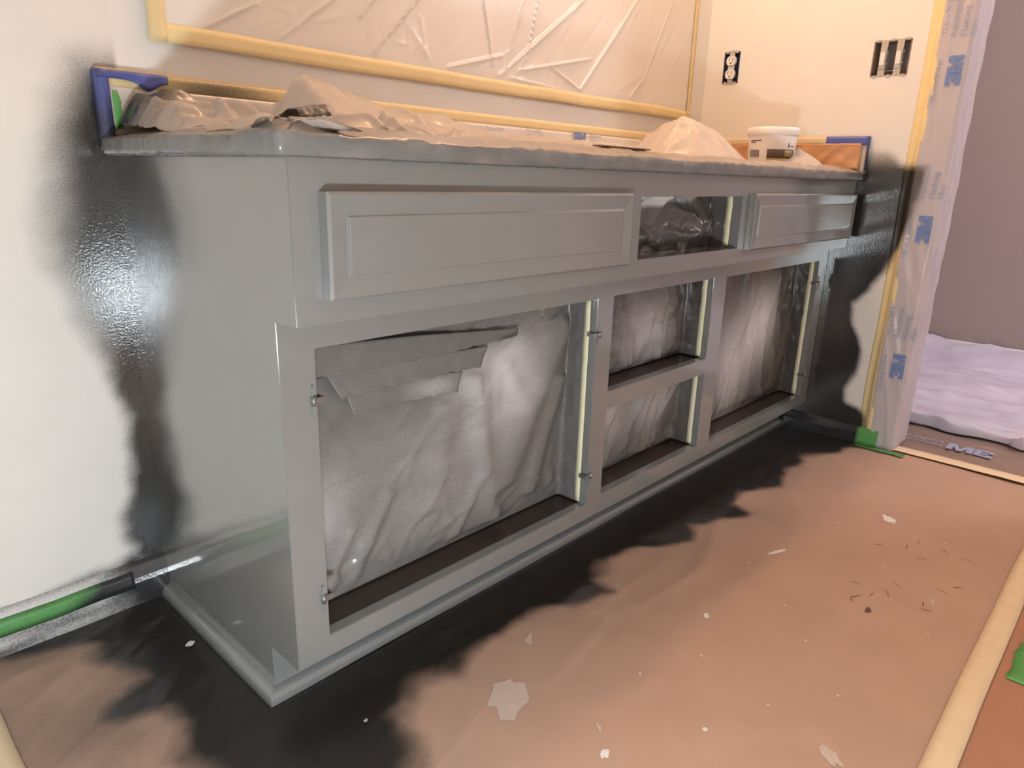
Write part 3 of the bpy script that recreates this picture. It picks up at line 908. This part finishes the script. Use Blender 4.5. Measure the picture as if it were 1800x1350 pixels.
# white tub
BX, BY = 1.555, -0.385
tub = empty('paint_tub', 'white plastic tub with lid and brown label on the counter', 'tub')
tub.location = (BX, BY, 0.8105)
lathe('body', [(0.0, 0.0), (0.056, 0.0), (0.058, 0.002), (0.0635, 0.088), (0.0635, 0.09), (0.0, 0.09)], M_bucket, tub)
lathe('lid', [(0.0, 0.0885), (0.0655, 0.0885), (0.0685, 0.092), (0.0685, 0.104), (0.066, 0.109), (0.062, 0.110), (0.060, 0.1075), (0.0, 0.1075)], M_bucket, tub)


def tub_patch(name, a0, a1, z0, z1, mat, off=0.0006):
    def pos(a, z):
        r = lerp(0.058, 0.0635, z / 0.088) + off
        return (r * math.cos(a), r * math.sin(a), z)
    return grid(name, rng(math.radians(a0), math.radians(a1), 14), rng(z0, z1, 2), pos, mat, tub, thick=0.0003, offset=0)


VA = 204.0   # direction from the tub towards the viewer's side
tub_patch('label', VA - 10, VA + 68, 0.030, 0.053, M_label)
tub_patch('label_band', VA - 10, VA + 68, 0.004, 0.0295, M_gold)
tub_patch('label_seal', VA + 33, VA + 58, 0.034, 0.051, M_gold, 0.001)
for k in range(7):
    tub_patch('fine_print', VA - 62, VA - 30, 0.0325 + k * 0.0028, 0.0342 + k * 0.0028, M_ink)
tub_patch('title_print', VA - 60, VA - 26, 0.0735, 0.0765, M_ink)
tub_patch('title_print', VA - 60, VA - 42, 0.0695, 0.0720, M_ink)
tub_patch('drop_mark', VA + 42, VA + 46, 0.058, 0.066, M_ink)
tub_patch('drop_mark', VA + 43.3, VA + 44.7, 0.066, 0.0705, M_ink)
tub_patch('maker_print', VA + 50, VA + 64, 0.060, 0.0622, M_ink)

stick = box('stir_stick', (-0.083, 0.083, -0.009, 0.009, 0.0, 0.0025), M_wood, None, 0.0006)
stick.location = (0.70, -0.485, 0.8285); stick.rotation_euler = (0, 0, math.radians(1.5))
tag(stick, 'flat brown stir stick lying on plastic near the counter front edge', 'stir stick')

# ------------------------------------------------------------------ masked mirror
ML, MR, MB, MT = 0.095, 1.735, 0.985, 1.95
mir = box('mirror', (ML, MR, -0.006, -0.0005, MB, MT), M_mirror)
tag(mir, 'wide wall mirror veiled by taped plastic film', 'mirror')
RID = [((0.86, 1.0), (1.17, 1.216), .008), ((1.17, 1.0), (1.41, 1.26), .007), ((0.30, 1.0), (0.42, 1.09), .006), ((0.16, 0.995), (0.26, 1.05), .006),
       ((0.93, 1.02), (1.21, 1.08), .005), ((0.70, 1.0), (0.87, 1.045), .006), ((0.88, 1.01), (0.95, 1.20), .004), ((0.84, 1.02), (0.80, 1.18), .005),
       ((1.17, 1.0), (1.05, 1.04), .005), ((1.4, 1.0), (1.47, 1.06), .004), ((0.95, 1.03), (1.0, 1.22), .003), ((0.5, 1.0), (0.62, 1.12), .003),
       ((0.47, 1.06), (0.60, 1.20), .004), ((1.45, 1.02), (1.6, 1.3), .003), ((0.9, 1.0), (1.1, 0.992), .004)]


CM = crease_set(71, 40, (ML, MR, MB, 1.06), 0.9, 0.5, 0.03, 0.10, 0.002, 0.005, 0.0022) + crease_set(72, 22, (0.8, MR, MB, 1.3), 1.0, 0.3, 0.1, 0.3, 0.003, 0.007, 0.002)


def mir_pos(x, z):
    y = 0.0
    for a, b, w in RID:
        d, t = seg_d(x, z, a, b)
        if d < w * 4: y += 0.0048 * math.exp(-(d / (w * 0.42)) ** 2) * (4 * (t * 0.8 + 0.08) * (0.92 - t * 0.8)) ** 0.7
    y += crease_h(x, z, CM) + 0.002 * abs(fb(x * 2.5, z * 2.5, 2, 2))
    y *= sstep(MB, MB + 0.02, z) * sstep(ML, ML + 0.02, x) * sstep(MR, MR - 0.02, x)
    return (x, -0.0078 - y, z)


tag(grid('mirror_film', rng(ML - 0.005, MR + 0.005, 420), merge(rng(MB - 0.004, 1.40, 130), rng(1.40, MT, 20)), mir_pos, M_clear,
         attr=lambda x, z: 0.0, thick=0.0003, offset=0), 'clear creased plastic film covering the wall mirror', 'plastic film')


def mtape(u0, u1, fn, label, attr=None):
    return strip('masking_tape', rng(u0, u1, 110), fn, M_tapes, label, attr=attr or (lambda a, b: 0.06))


mtape(0.072, 1.75, lambda x, v: (x, -0.0085 - 0.0016 * abs(fb(x * 9, v)) - 0.0008, 0.992 - 0.029 * v + 0.003 * fb(x * 3, 5)),
      'wide cream tape along the bottom of the masked mirror', attr=lambda x, v: 0.10 * sstep(0.1, 0.25, x) * clamp(0.7 + fb(x * 8, v)))
mtape(0.965, MT, lambda z, v: (0.072 + 0.028 * v, -0.0090 - 0.0022 * v - 0.0012 * abs(fb(z * 9, v)), z), 'upright cream tape on the left edge of the masked mirror')
mtape(0.965, MT, lambda z, v: (1.750 - 0.026 * v, -0.0088 - 0.0024 * v - 0.001 * abs(fb(z * 9, v)), z), 'upright cream tape on the right edge of the masked mirror')

# ------------------------------------------------------------------ outlet and switches (cover plates off)
def device_box(root, r, mat, depth=0.055):
    y0, y1, z0, z1 = r; e = 0.0012
    bm = bmesh.new()
    bm_box(bm, W + depth, W + depth + 0.002, y0 + e, y1 - e, z0 + e, z1 - e)
    bm_box(bm, W - 0.0005, W + depth, y0 + e, y0 + e + 0.002, z0 + e, z1 - e)
    bm_box(bm, W - 0.0005, W + depth, y1 - e - 0.002, y1 - e, z0 + e, z1 - e)
    bm_box(bm, W - 0.0005, W + depth, y0 + e, y1 - e, z0 + e, z0 + e + 0.002)
    bm_box(bm, W - 0.0005, W + depth, y0 + e, y1 - e, z1 - e - 0.002, z1 - e)
    return from_bm('box', bm, mat, root)


def disc(name, c, ry, rz, t, mat, parent, flat=0.0, seg=28):
    """rounded plate facing the room, optionally flattened top and bottom"""
    bm = bmesh.new(); a = []; b = []
    for k in range(seg):
        y = ry * math.cos(2 * math.pi * k / seg); z = rz * math.sin(2 * math.pi * k / seg)
        if flat: z = max(-flat, min(flat, z))
        a.append(bm.verts.new((c[0], c[1] + y, c[2] + z))); b.append(bm.verts.new((c[0] - t, c[1] + y * 0.95, c[2] + z * 0.95)))
    for k in range(seg): bm.faces.new((a[k], a[(k + 1) % seg], b[(k + 1) % seg], b[k]))
    bm.faces.new(a); bm.faces.new(b)
    return from_bm(name, bm, mat, parent)


out = empty('wall_outlet', 'white duplex outlet with its cover plate removed', 'outlet')
device_box(out, OUT, M_bluebox)
oy, oz = (OUT[0] + OUT[1]) / 2, (OUT[2] + OUT[3]) / 2
box('strap', (W - 0.001, W + 0.001, oy - 0.009, oy + 0.009, OUT[2] - 0.003, OUT[3] + 0.003), M_toggle, out, 0.0004)
for s in (-1, 1):
    for q in (-1, 1):
        disc('mounting_ear', (W - 0.0005, oy + q * 0.0165, oz + s * 0.046), 0.0055, 0.0045, 0.0015, M_toggle, out)
    rc = disc('receptacle', (W + 0.001, oy, oz + s * 0.0195), 0.0165, 0.0175, 0.008, M_device, out, 0.0142)
    box('slot', (W - 0.0078, W - 0.0068, oy + 0.0052, oy + 0.0068, oz + s * 0.0195 + 0.000, oz + s * 0.0195 + 0.009), M_black, rc)
    box('slot', (W - 0.0078, W - 0.0068, oy - 0.0068, oy - 0.0052, oz + s * 0.0195 - 0.001, oz + s * 0.0195 + 0.009), M_black, rc)
    disc('ground_hole', (W - 0.0068, oy, oz + s * 0.0195 - 0.0068), 0.0027, 0.0027, 0.0008, M_black, rc, seg=12)
    disc('screw', (W - 0.001, oy, oz + s * 0.0475), 0.003, 0.003, 0.0015, M_toggle, out, seg=12)
disc('centre_screw', (W - 0.001, oy, oz), 0.0028, 0.0028, 0.0015, M_toggle, out, seg=12)
box('bridge', (W - 0.002, W + 0.001, oy - 0.011, oy + 0.011, oz - 0.004, oz + 0.004), M_device, out, 0.0005)

sw = empty('light_switch', 'double light switch left open in its box beside the doorway', 'switch')
device_box(sw, SWI, M_greybox)
sz = (SWI[2] + SWI[3]) / 2
for k, yy in enumerate((SWI[1] - 0.028, SWI[0] + 0.028)):
    d_ = empty('switch_device', None, None); d_.parent = sw
    box('strap', (W - 0.001, W + 0.0006, yy - 0.009, yy + 0.009, SWI[2] - 0.002, SWI[3] + 0.002), M_toggle, d_, 0.0004)
    box('switch_body', (W - 0.004, W + 0.030, yy - 0.0085, yy + 0.0085, sz - 0.028, sz + 0.027), M_toggle, d_, 0.002)
    box('paddle', (W - 0.0065, W - 0.003, yy - 0.0065, yy + 0.0065, sz - 0.018, sz + 0.016), M_device, d_, 0.0012)
    for s in (-1, 1):
        disc('screw', (W - 0.001, yy, sz + s * 0.041), 0.003, 0.003, 0.0016, M_toggle, d_, seg=12)
        disc('side_screw', (W - 0.001, yy - 0.012, sz + s * 0.014), 0.0026, 0.0026, 0.004, M_metal, d_, seg=12)
for yy in (SWI[0] + 0.01, SWI[0] + 0.048, SWI[1] - 0.01):
    for s in (-1, 1):
        disc('mounting_ear', (W - 0.0003, yy, sz + s * 0.0465), 0.0075, 0.0036, 0.0014, M_toggle, sw, seg=14)
box('wire', (W + 0.02, W + 0.0225, SWI[0] + 0.03, SWI[1] - 0.03, sz - 0.031, sz - 0.029), M_toggle, sw)
sww = [c for c in sw.children if c.name.startswith('switch_device')]

# ------------------------------------------------------------------ masked door casing
def casing_tape(z, v):
    y = -0.652 - 0.040 * v + 0.003 * fb(z * 3, 1.0)
    x = W - 0.0012 - 0.0145 * sstep(0.35, 0.75, v) - 0.0008 * abs(fb(z * 9, v))
    return (x, y, z)


strip('masking_tape', rng(0.012, 2.0, 200), casing_tape, M_tapes, 'tall cream tape down the edge of the masked door casing',
      attr=lambda z, v: paint_right(-0.652 - 0.040 * v, z) if z < 0.9 else 0.0, vs_=rng(0, 1, 8))


def jamb_pos(s, z):
    w = 0.0035 * folds(z * 0.2 + s, z, 6.0, 30, 5, 1.6) + 0.0015 * fb(s * 30, z * 10)
    flat = 0.072
    if s < flat: return (W - 0.0150 - w, -0.683 - s, z)
    k = min(1.0, (s - flat) / 0.012)
    y = -0.683 - flat - 0.006 * math.sin(k * math.pi / 2) - w * 1.2 - 0.004 * abs(fb(z * 2, 3))
    return (W - 0.015 + (s - flat) * 0.98, y, z)


jf = tag(grid('door_masking_film', rng(0, 0.21, 44), rng(0.006, 2.0, 160), jamb_pos, M_jamb,
              attr=lambda s, z: 0.9 * paint_right(-0.683 - s, z) if s < 0.06 else 0.0, thick=0.0004, offset=0),
         'printed translucent film hanging over the door casing', 'masking film')
RU, UU = (0, 0, 1), (0, 1, 0)      # lettering runs up the casing
XF = W - 0.0202
for z0 in (0.232, 0.628, 1.036):
    logo(jf, (XF, -0.7515, z0), RU, UU, 0.036, M_print)
    text('print', 'Advanced\nMasking\nFilm', 0.0225, M_pgrey, jf, (XF, -0.722, z0 + 0.118), RU, UU)
    if z0 != 0.628: text('print', '72 in x 90 ft', 0.0175, M_pgrey, jf, (XF, -0.7, z0 + 0.125), RU, UU)
    text('print', '1.82 m x 27.4 m', 0.0175, M_pgrey, jf, (XF, -0.7, z0 - 0.05), RU, UU)

strip('green_tape', rng(-0.652, -0.715, 16), lambda y, v: (W - 0.0165 - 0.008 * v, y, 0.002 + 0.056 * (1 - v)), M_green,
      'bright green tape at the foot of the masked door casing', attr=lambda y, v: 0.6 * sstep(-0.665, -0.652, y))
strip('green_tape', rng(-0.66, -0.80, 16), lambda y, v: (W - 0.028 - 0.028 * v - 0.004 * fb(y * 20, v), y, 0.0095), M_green,
      'dull green tape on the floor under the doorway tape', attr=lambda y, v: 0.35 + 0.3 * fb(y * 14, v))
strip('threshold_tape', rng(-1.60, -0.700, 60), lambda y, v: (W - 0.012 + 0.052 * v + 0.004 * fb(y * 5, 2), y, 0.0105 + 0.0008 * abs(fb(y * 18, v))), M_tapef,
      'cream tape crossing the floor of the doorway')

# green tape over the back baseboard
strip('green_tape', rng(-0.8, -0.06, 120), lambda x, v: (x, -0.0150 + 0.006 * v * v - 0.001 * abs(fb(x * 20, v)), 0.040 + 0.030 * v + 0.003 * fb(x * 7, 1)), M_green,
      'long green tape on the baseboard left of the cabinet',
      attr=lambda x, v: clamp(0.18 + sstep(-0.18, -0.07, x + 0.03 * fb(x * 9, v)) + 0.55 * sstep(0.45, 0.0, v) + 0.5 * sstep(0.8, 1.0, v) * clamp(0.5 + fb(x * 12, v))))

# ------------------------------------------------------------------ floor coverings
CF = crease_set(11, 46, (-0.30, 0.02, -0.60, -0.05), 0.55, 0.35, 0.06, 0.22, 0.006, 0.014, 0.0034) \
    + crease_set(12, 34, (-0.1, 1.7, -0.72, -0.46), 0.35, 0.35, 0.12, 0.45, 0.008, 0.022, 0.0045) \
    + crease_set(13, 30, (0.0, 1.7, -1.1, -0.65), 0.45, 0.6, 0.15, 0.5, 0.012, 0.035, 0.0032)


def paper_z(x, y):
    z = 0.0042 + 0.0022 * fb(x * 3.2, y * 3.2, 3, 2) + 0.0006 * fb(x * 9, y * 9, 5) + crease_h(x, y, CF)
    return max(0.0012, z) if y < DK - 0.02 or x < -0.02 else 0.001


PX = merge(rng(-0.335, 0.0, 90), rng(0.0, 1.1, 200), rng(1.1, W - 0.001, 70))
PY = merge(rng(-1.175, -0.75, 70), rng(-0.75, -0.002, 150))
paper = tag(grid('floor_paper', PX, PY, lambda x, y: (x, y, paper_z(x, y)), M_paper, attr=paint_floor, thick=0.0006, offset=-1,
                 skip=lambda x, y: x > 0.006 and y > DK + 0.01),
            'wide kraft paper on the floor blackened by overspray along the cabinet', 'floor paper')
tag(grid('floor_paper', rng(-1.0, W - 0.005, 120), rng(-2.2, -1.165, 60), lambda x, y: (x, y, 0.0035 + 0.0008 * fb(x * 5, y * 5)), M_paper2, thick=0.0006, offset=1),
    'redder brown paper beyond the beige floor tape', 'floor paper')
strip('floor_tape', rng(-0.6, W - 0.03, 120), lambda x, v: (x, -1.150 - 0.040 * v + 0.002 * fb(x * 3, 1), 0.0075 + 0.0005 * fb(x * 9, v)), M_tapef,
      'long beige tape joining the two floor papers')
strip('floor_tape', rng(-1.1, -0.02, 80), lambda y, v: (-0.300 - 0.045 * v + 0.002 * fb(y * 5, 1), y, 0.009 + 0.0006 * fb(y * 9, v)), M_tapef,
      'short beige floor tape at the left edge of the paper')


def spot(name, x, y, rx, ry, ang, mat, seed, jag=0.25, up=0.0009):
    bm = bmesh.new(); ring = []; n = 22; ca, sa = math.cos(ang), math.sin(ang)
    c = bm.verts.new((x, y, paper_z(x, y) + up + 0.0006))
    for k in range(n):
        a = 2 * math.pi * k / n; r = 1 + jag * fb(math.cos(a) * 1.4, math.sin(a) * 1.4, seed)
        dx, dy = rx * r * math.cos(a), ry * r * math.sin(a)
        X, Y = x + dx * ca - dy * sa, y + dx * sa + dy * ca
        ring.append(bm.verts.new((X, Y, paper_z(X, Y) + up)))
    for k in range(n): bm.faces.new((c, ring[k], ring[(k + 1) % n]))
    return from_bm(name, bm, mat, paper, True)


spot('paint_spot', 0.250, -0.655, 0.042, 0.030, 0.5, M_spotp, 1.0, 0.5)
spot('paint_spot', 1.333, -0.893, 0.020, 0.012, 0.7, M_spot, 2.0, 0.6)
spot('paint_streak', 0.985, -0.765, 0.026, 0.0045, -0.35, M_spot, 3.0, 0.3)
spot('paint_spot', 0.658, -0.771, 0.0075, 0.005, 0.5, M_spot, 4.0, 0.2)
spot('paint_spot', 0.485, -1.057, 0.022, 0.010, 1.0, M_spotp, 5.0, 0.7)
spot('paint_spot', 0.266, -0.826, 0.011, 0.005, 0.3, M_spot, 6.0, 0.7)
spot('paint_spot', 0.405, -0.905, 0.0045, 0.0035, 0.3, M_spot, 6.5, 0.2)
spot('paint_spot', 0.30, -0.79, 0.010, 0.003, 0.9, M_spotp, 6.8, 0.5)
spot('dark_stain', 0.900, -0.978, 0.010, 0.0055, 0.2, M_hair, 7.0, 0.6)
spot('paint_spot', 0.90, -0.74, 0.0045, 0.003, 0.2, M_spotp, 7.5, 0.3)
spot('paint_streak', 1.02, -1.06, 0.016, 0.003, 0.2, M_spotp, 8.0, 0.7)
spot('paint_spot', 0.375, -0.585, 0.016, 0.005, 0.6, M_spotp, 8.5, 0.6)
spot('paint_spot', 0.065, -0.543, 0.0035, 0.0028, 0.6, M_spotp, 9.0, 0.3)
spot('paint_spot', -0.041, -0.194, 0.010, 0.005, 0.5, M_spot, 10.0, 0.9, 0.003)
for i, (x, y) in enumerate(((0.72, -0.93), (0.55, -0.82), (1.10, -0.95), (0.62, -1.02), (0.44, -0.77), (0.8, -0.86), (1.2, -0.82), (0.52, -0.95), (0.9, -1.08), (1.3, -1.02))):
    spot('paint_fleck', x, y, 0.0022, 0.0016, i, M_spot, 11.0 + i, 0.3)
for i in range(16):
    x = 0.80 + 0.50 * abs(noise.cell(Vector((i * 3.1, 1.5, 0)))) ; y = -0.89 - 0.20 * abs(noise.cell(Vector((i * 5.3, 9.5, 2))))
    spot('hair_fibre', x, y, 0.012, 0.0007, i * 1.7, M_hair, 20.0 + i, 0.8, 0.0011)
gp = strip('green_tape', rng(0, 1, 14), lambda u, v: (0.86 + 0.13 * u, -1.205 - (0.012 + 0.03 * math.sin(u * 3.14)) * 2 * v + 0.006 * fb(u * 5, v), 0.0065), M_green,
           'torn piece of green tape on the redder floor paper', attr=lambda u, v: 0.0)

# next room: film on its floor and a pale drop sheet
ff = tag(grid('floor_film', rng(W + 0.03, 2.75, 60), rng(-1.9, -0.55, 60),
              lambda x, y: (x, y, 0.003 + 0.004 * folds(x * 1.0 - y * 0.4, y, 6.0, 12, 3, 1.8)), M_floorf, attr=lambda x, y: 0.0, thick=0.0004, offset=1),
         'clear printed film lying on the floor just past the doorway', 'masking film')
logo(ff, (1.975, -0.99, 0.011), (0, 1, 0), (1, 0, 0), 0.06, M_pgrey)
text('print', 'Advanced\nMasking Film', 0.032, M_pgrey, ff, (2.015, -0.86, 0.011), (0, 1, 0), (1, 0, 0))


def cloth_pos(x, y):
    z = 0.012 + 0.030 * folds(x + 0.25 * y, y, 12.0, 7, 1.3, 1.5) + 0.012 * fb(x * 5, y * 5, 2) + 0.012 * folds(x, y, 15.0, 16, 3)
    e = 2.16 + 0.08 * fb(y * 4, 1.0) + 0.0 * y
    xx = max(x, e)
    z = z * sstep(0.0, 0.03, x - e + 0.03) + 0.010
    z += 0.075 * sstep(3.06, 3.2, x)
    return (min(xx, 3.202), y, max(0.009, z))


tag(grid('drop_sheet', rng(2.1, 3.21, 110), rng(-2.2, -0.2, 110), cloth_pos, M_cloth, thick=0.001, offset=1),
    'rumpled pale lavender drop sheet on the floor of the next room', 'drop sheet')
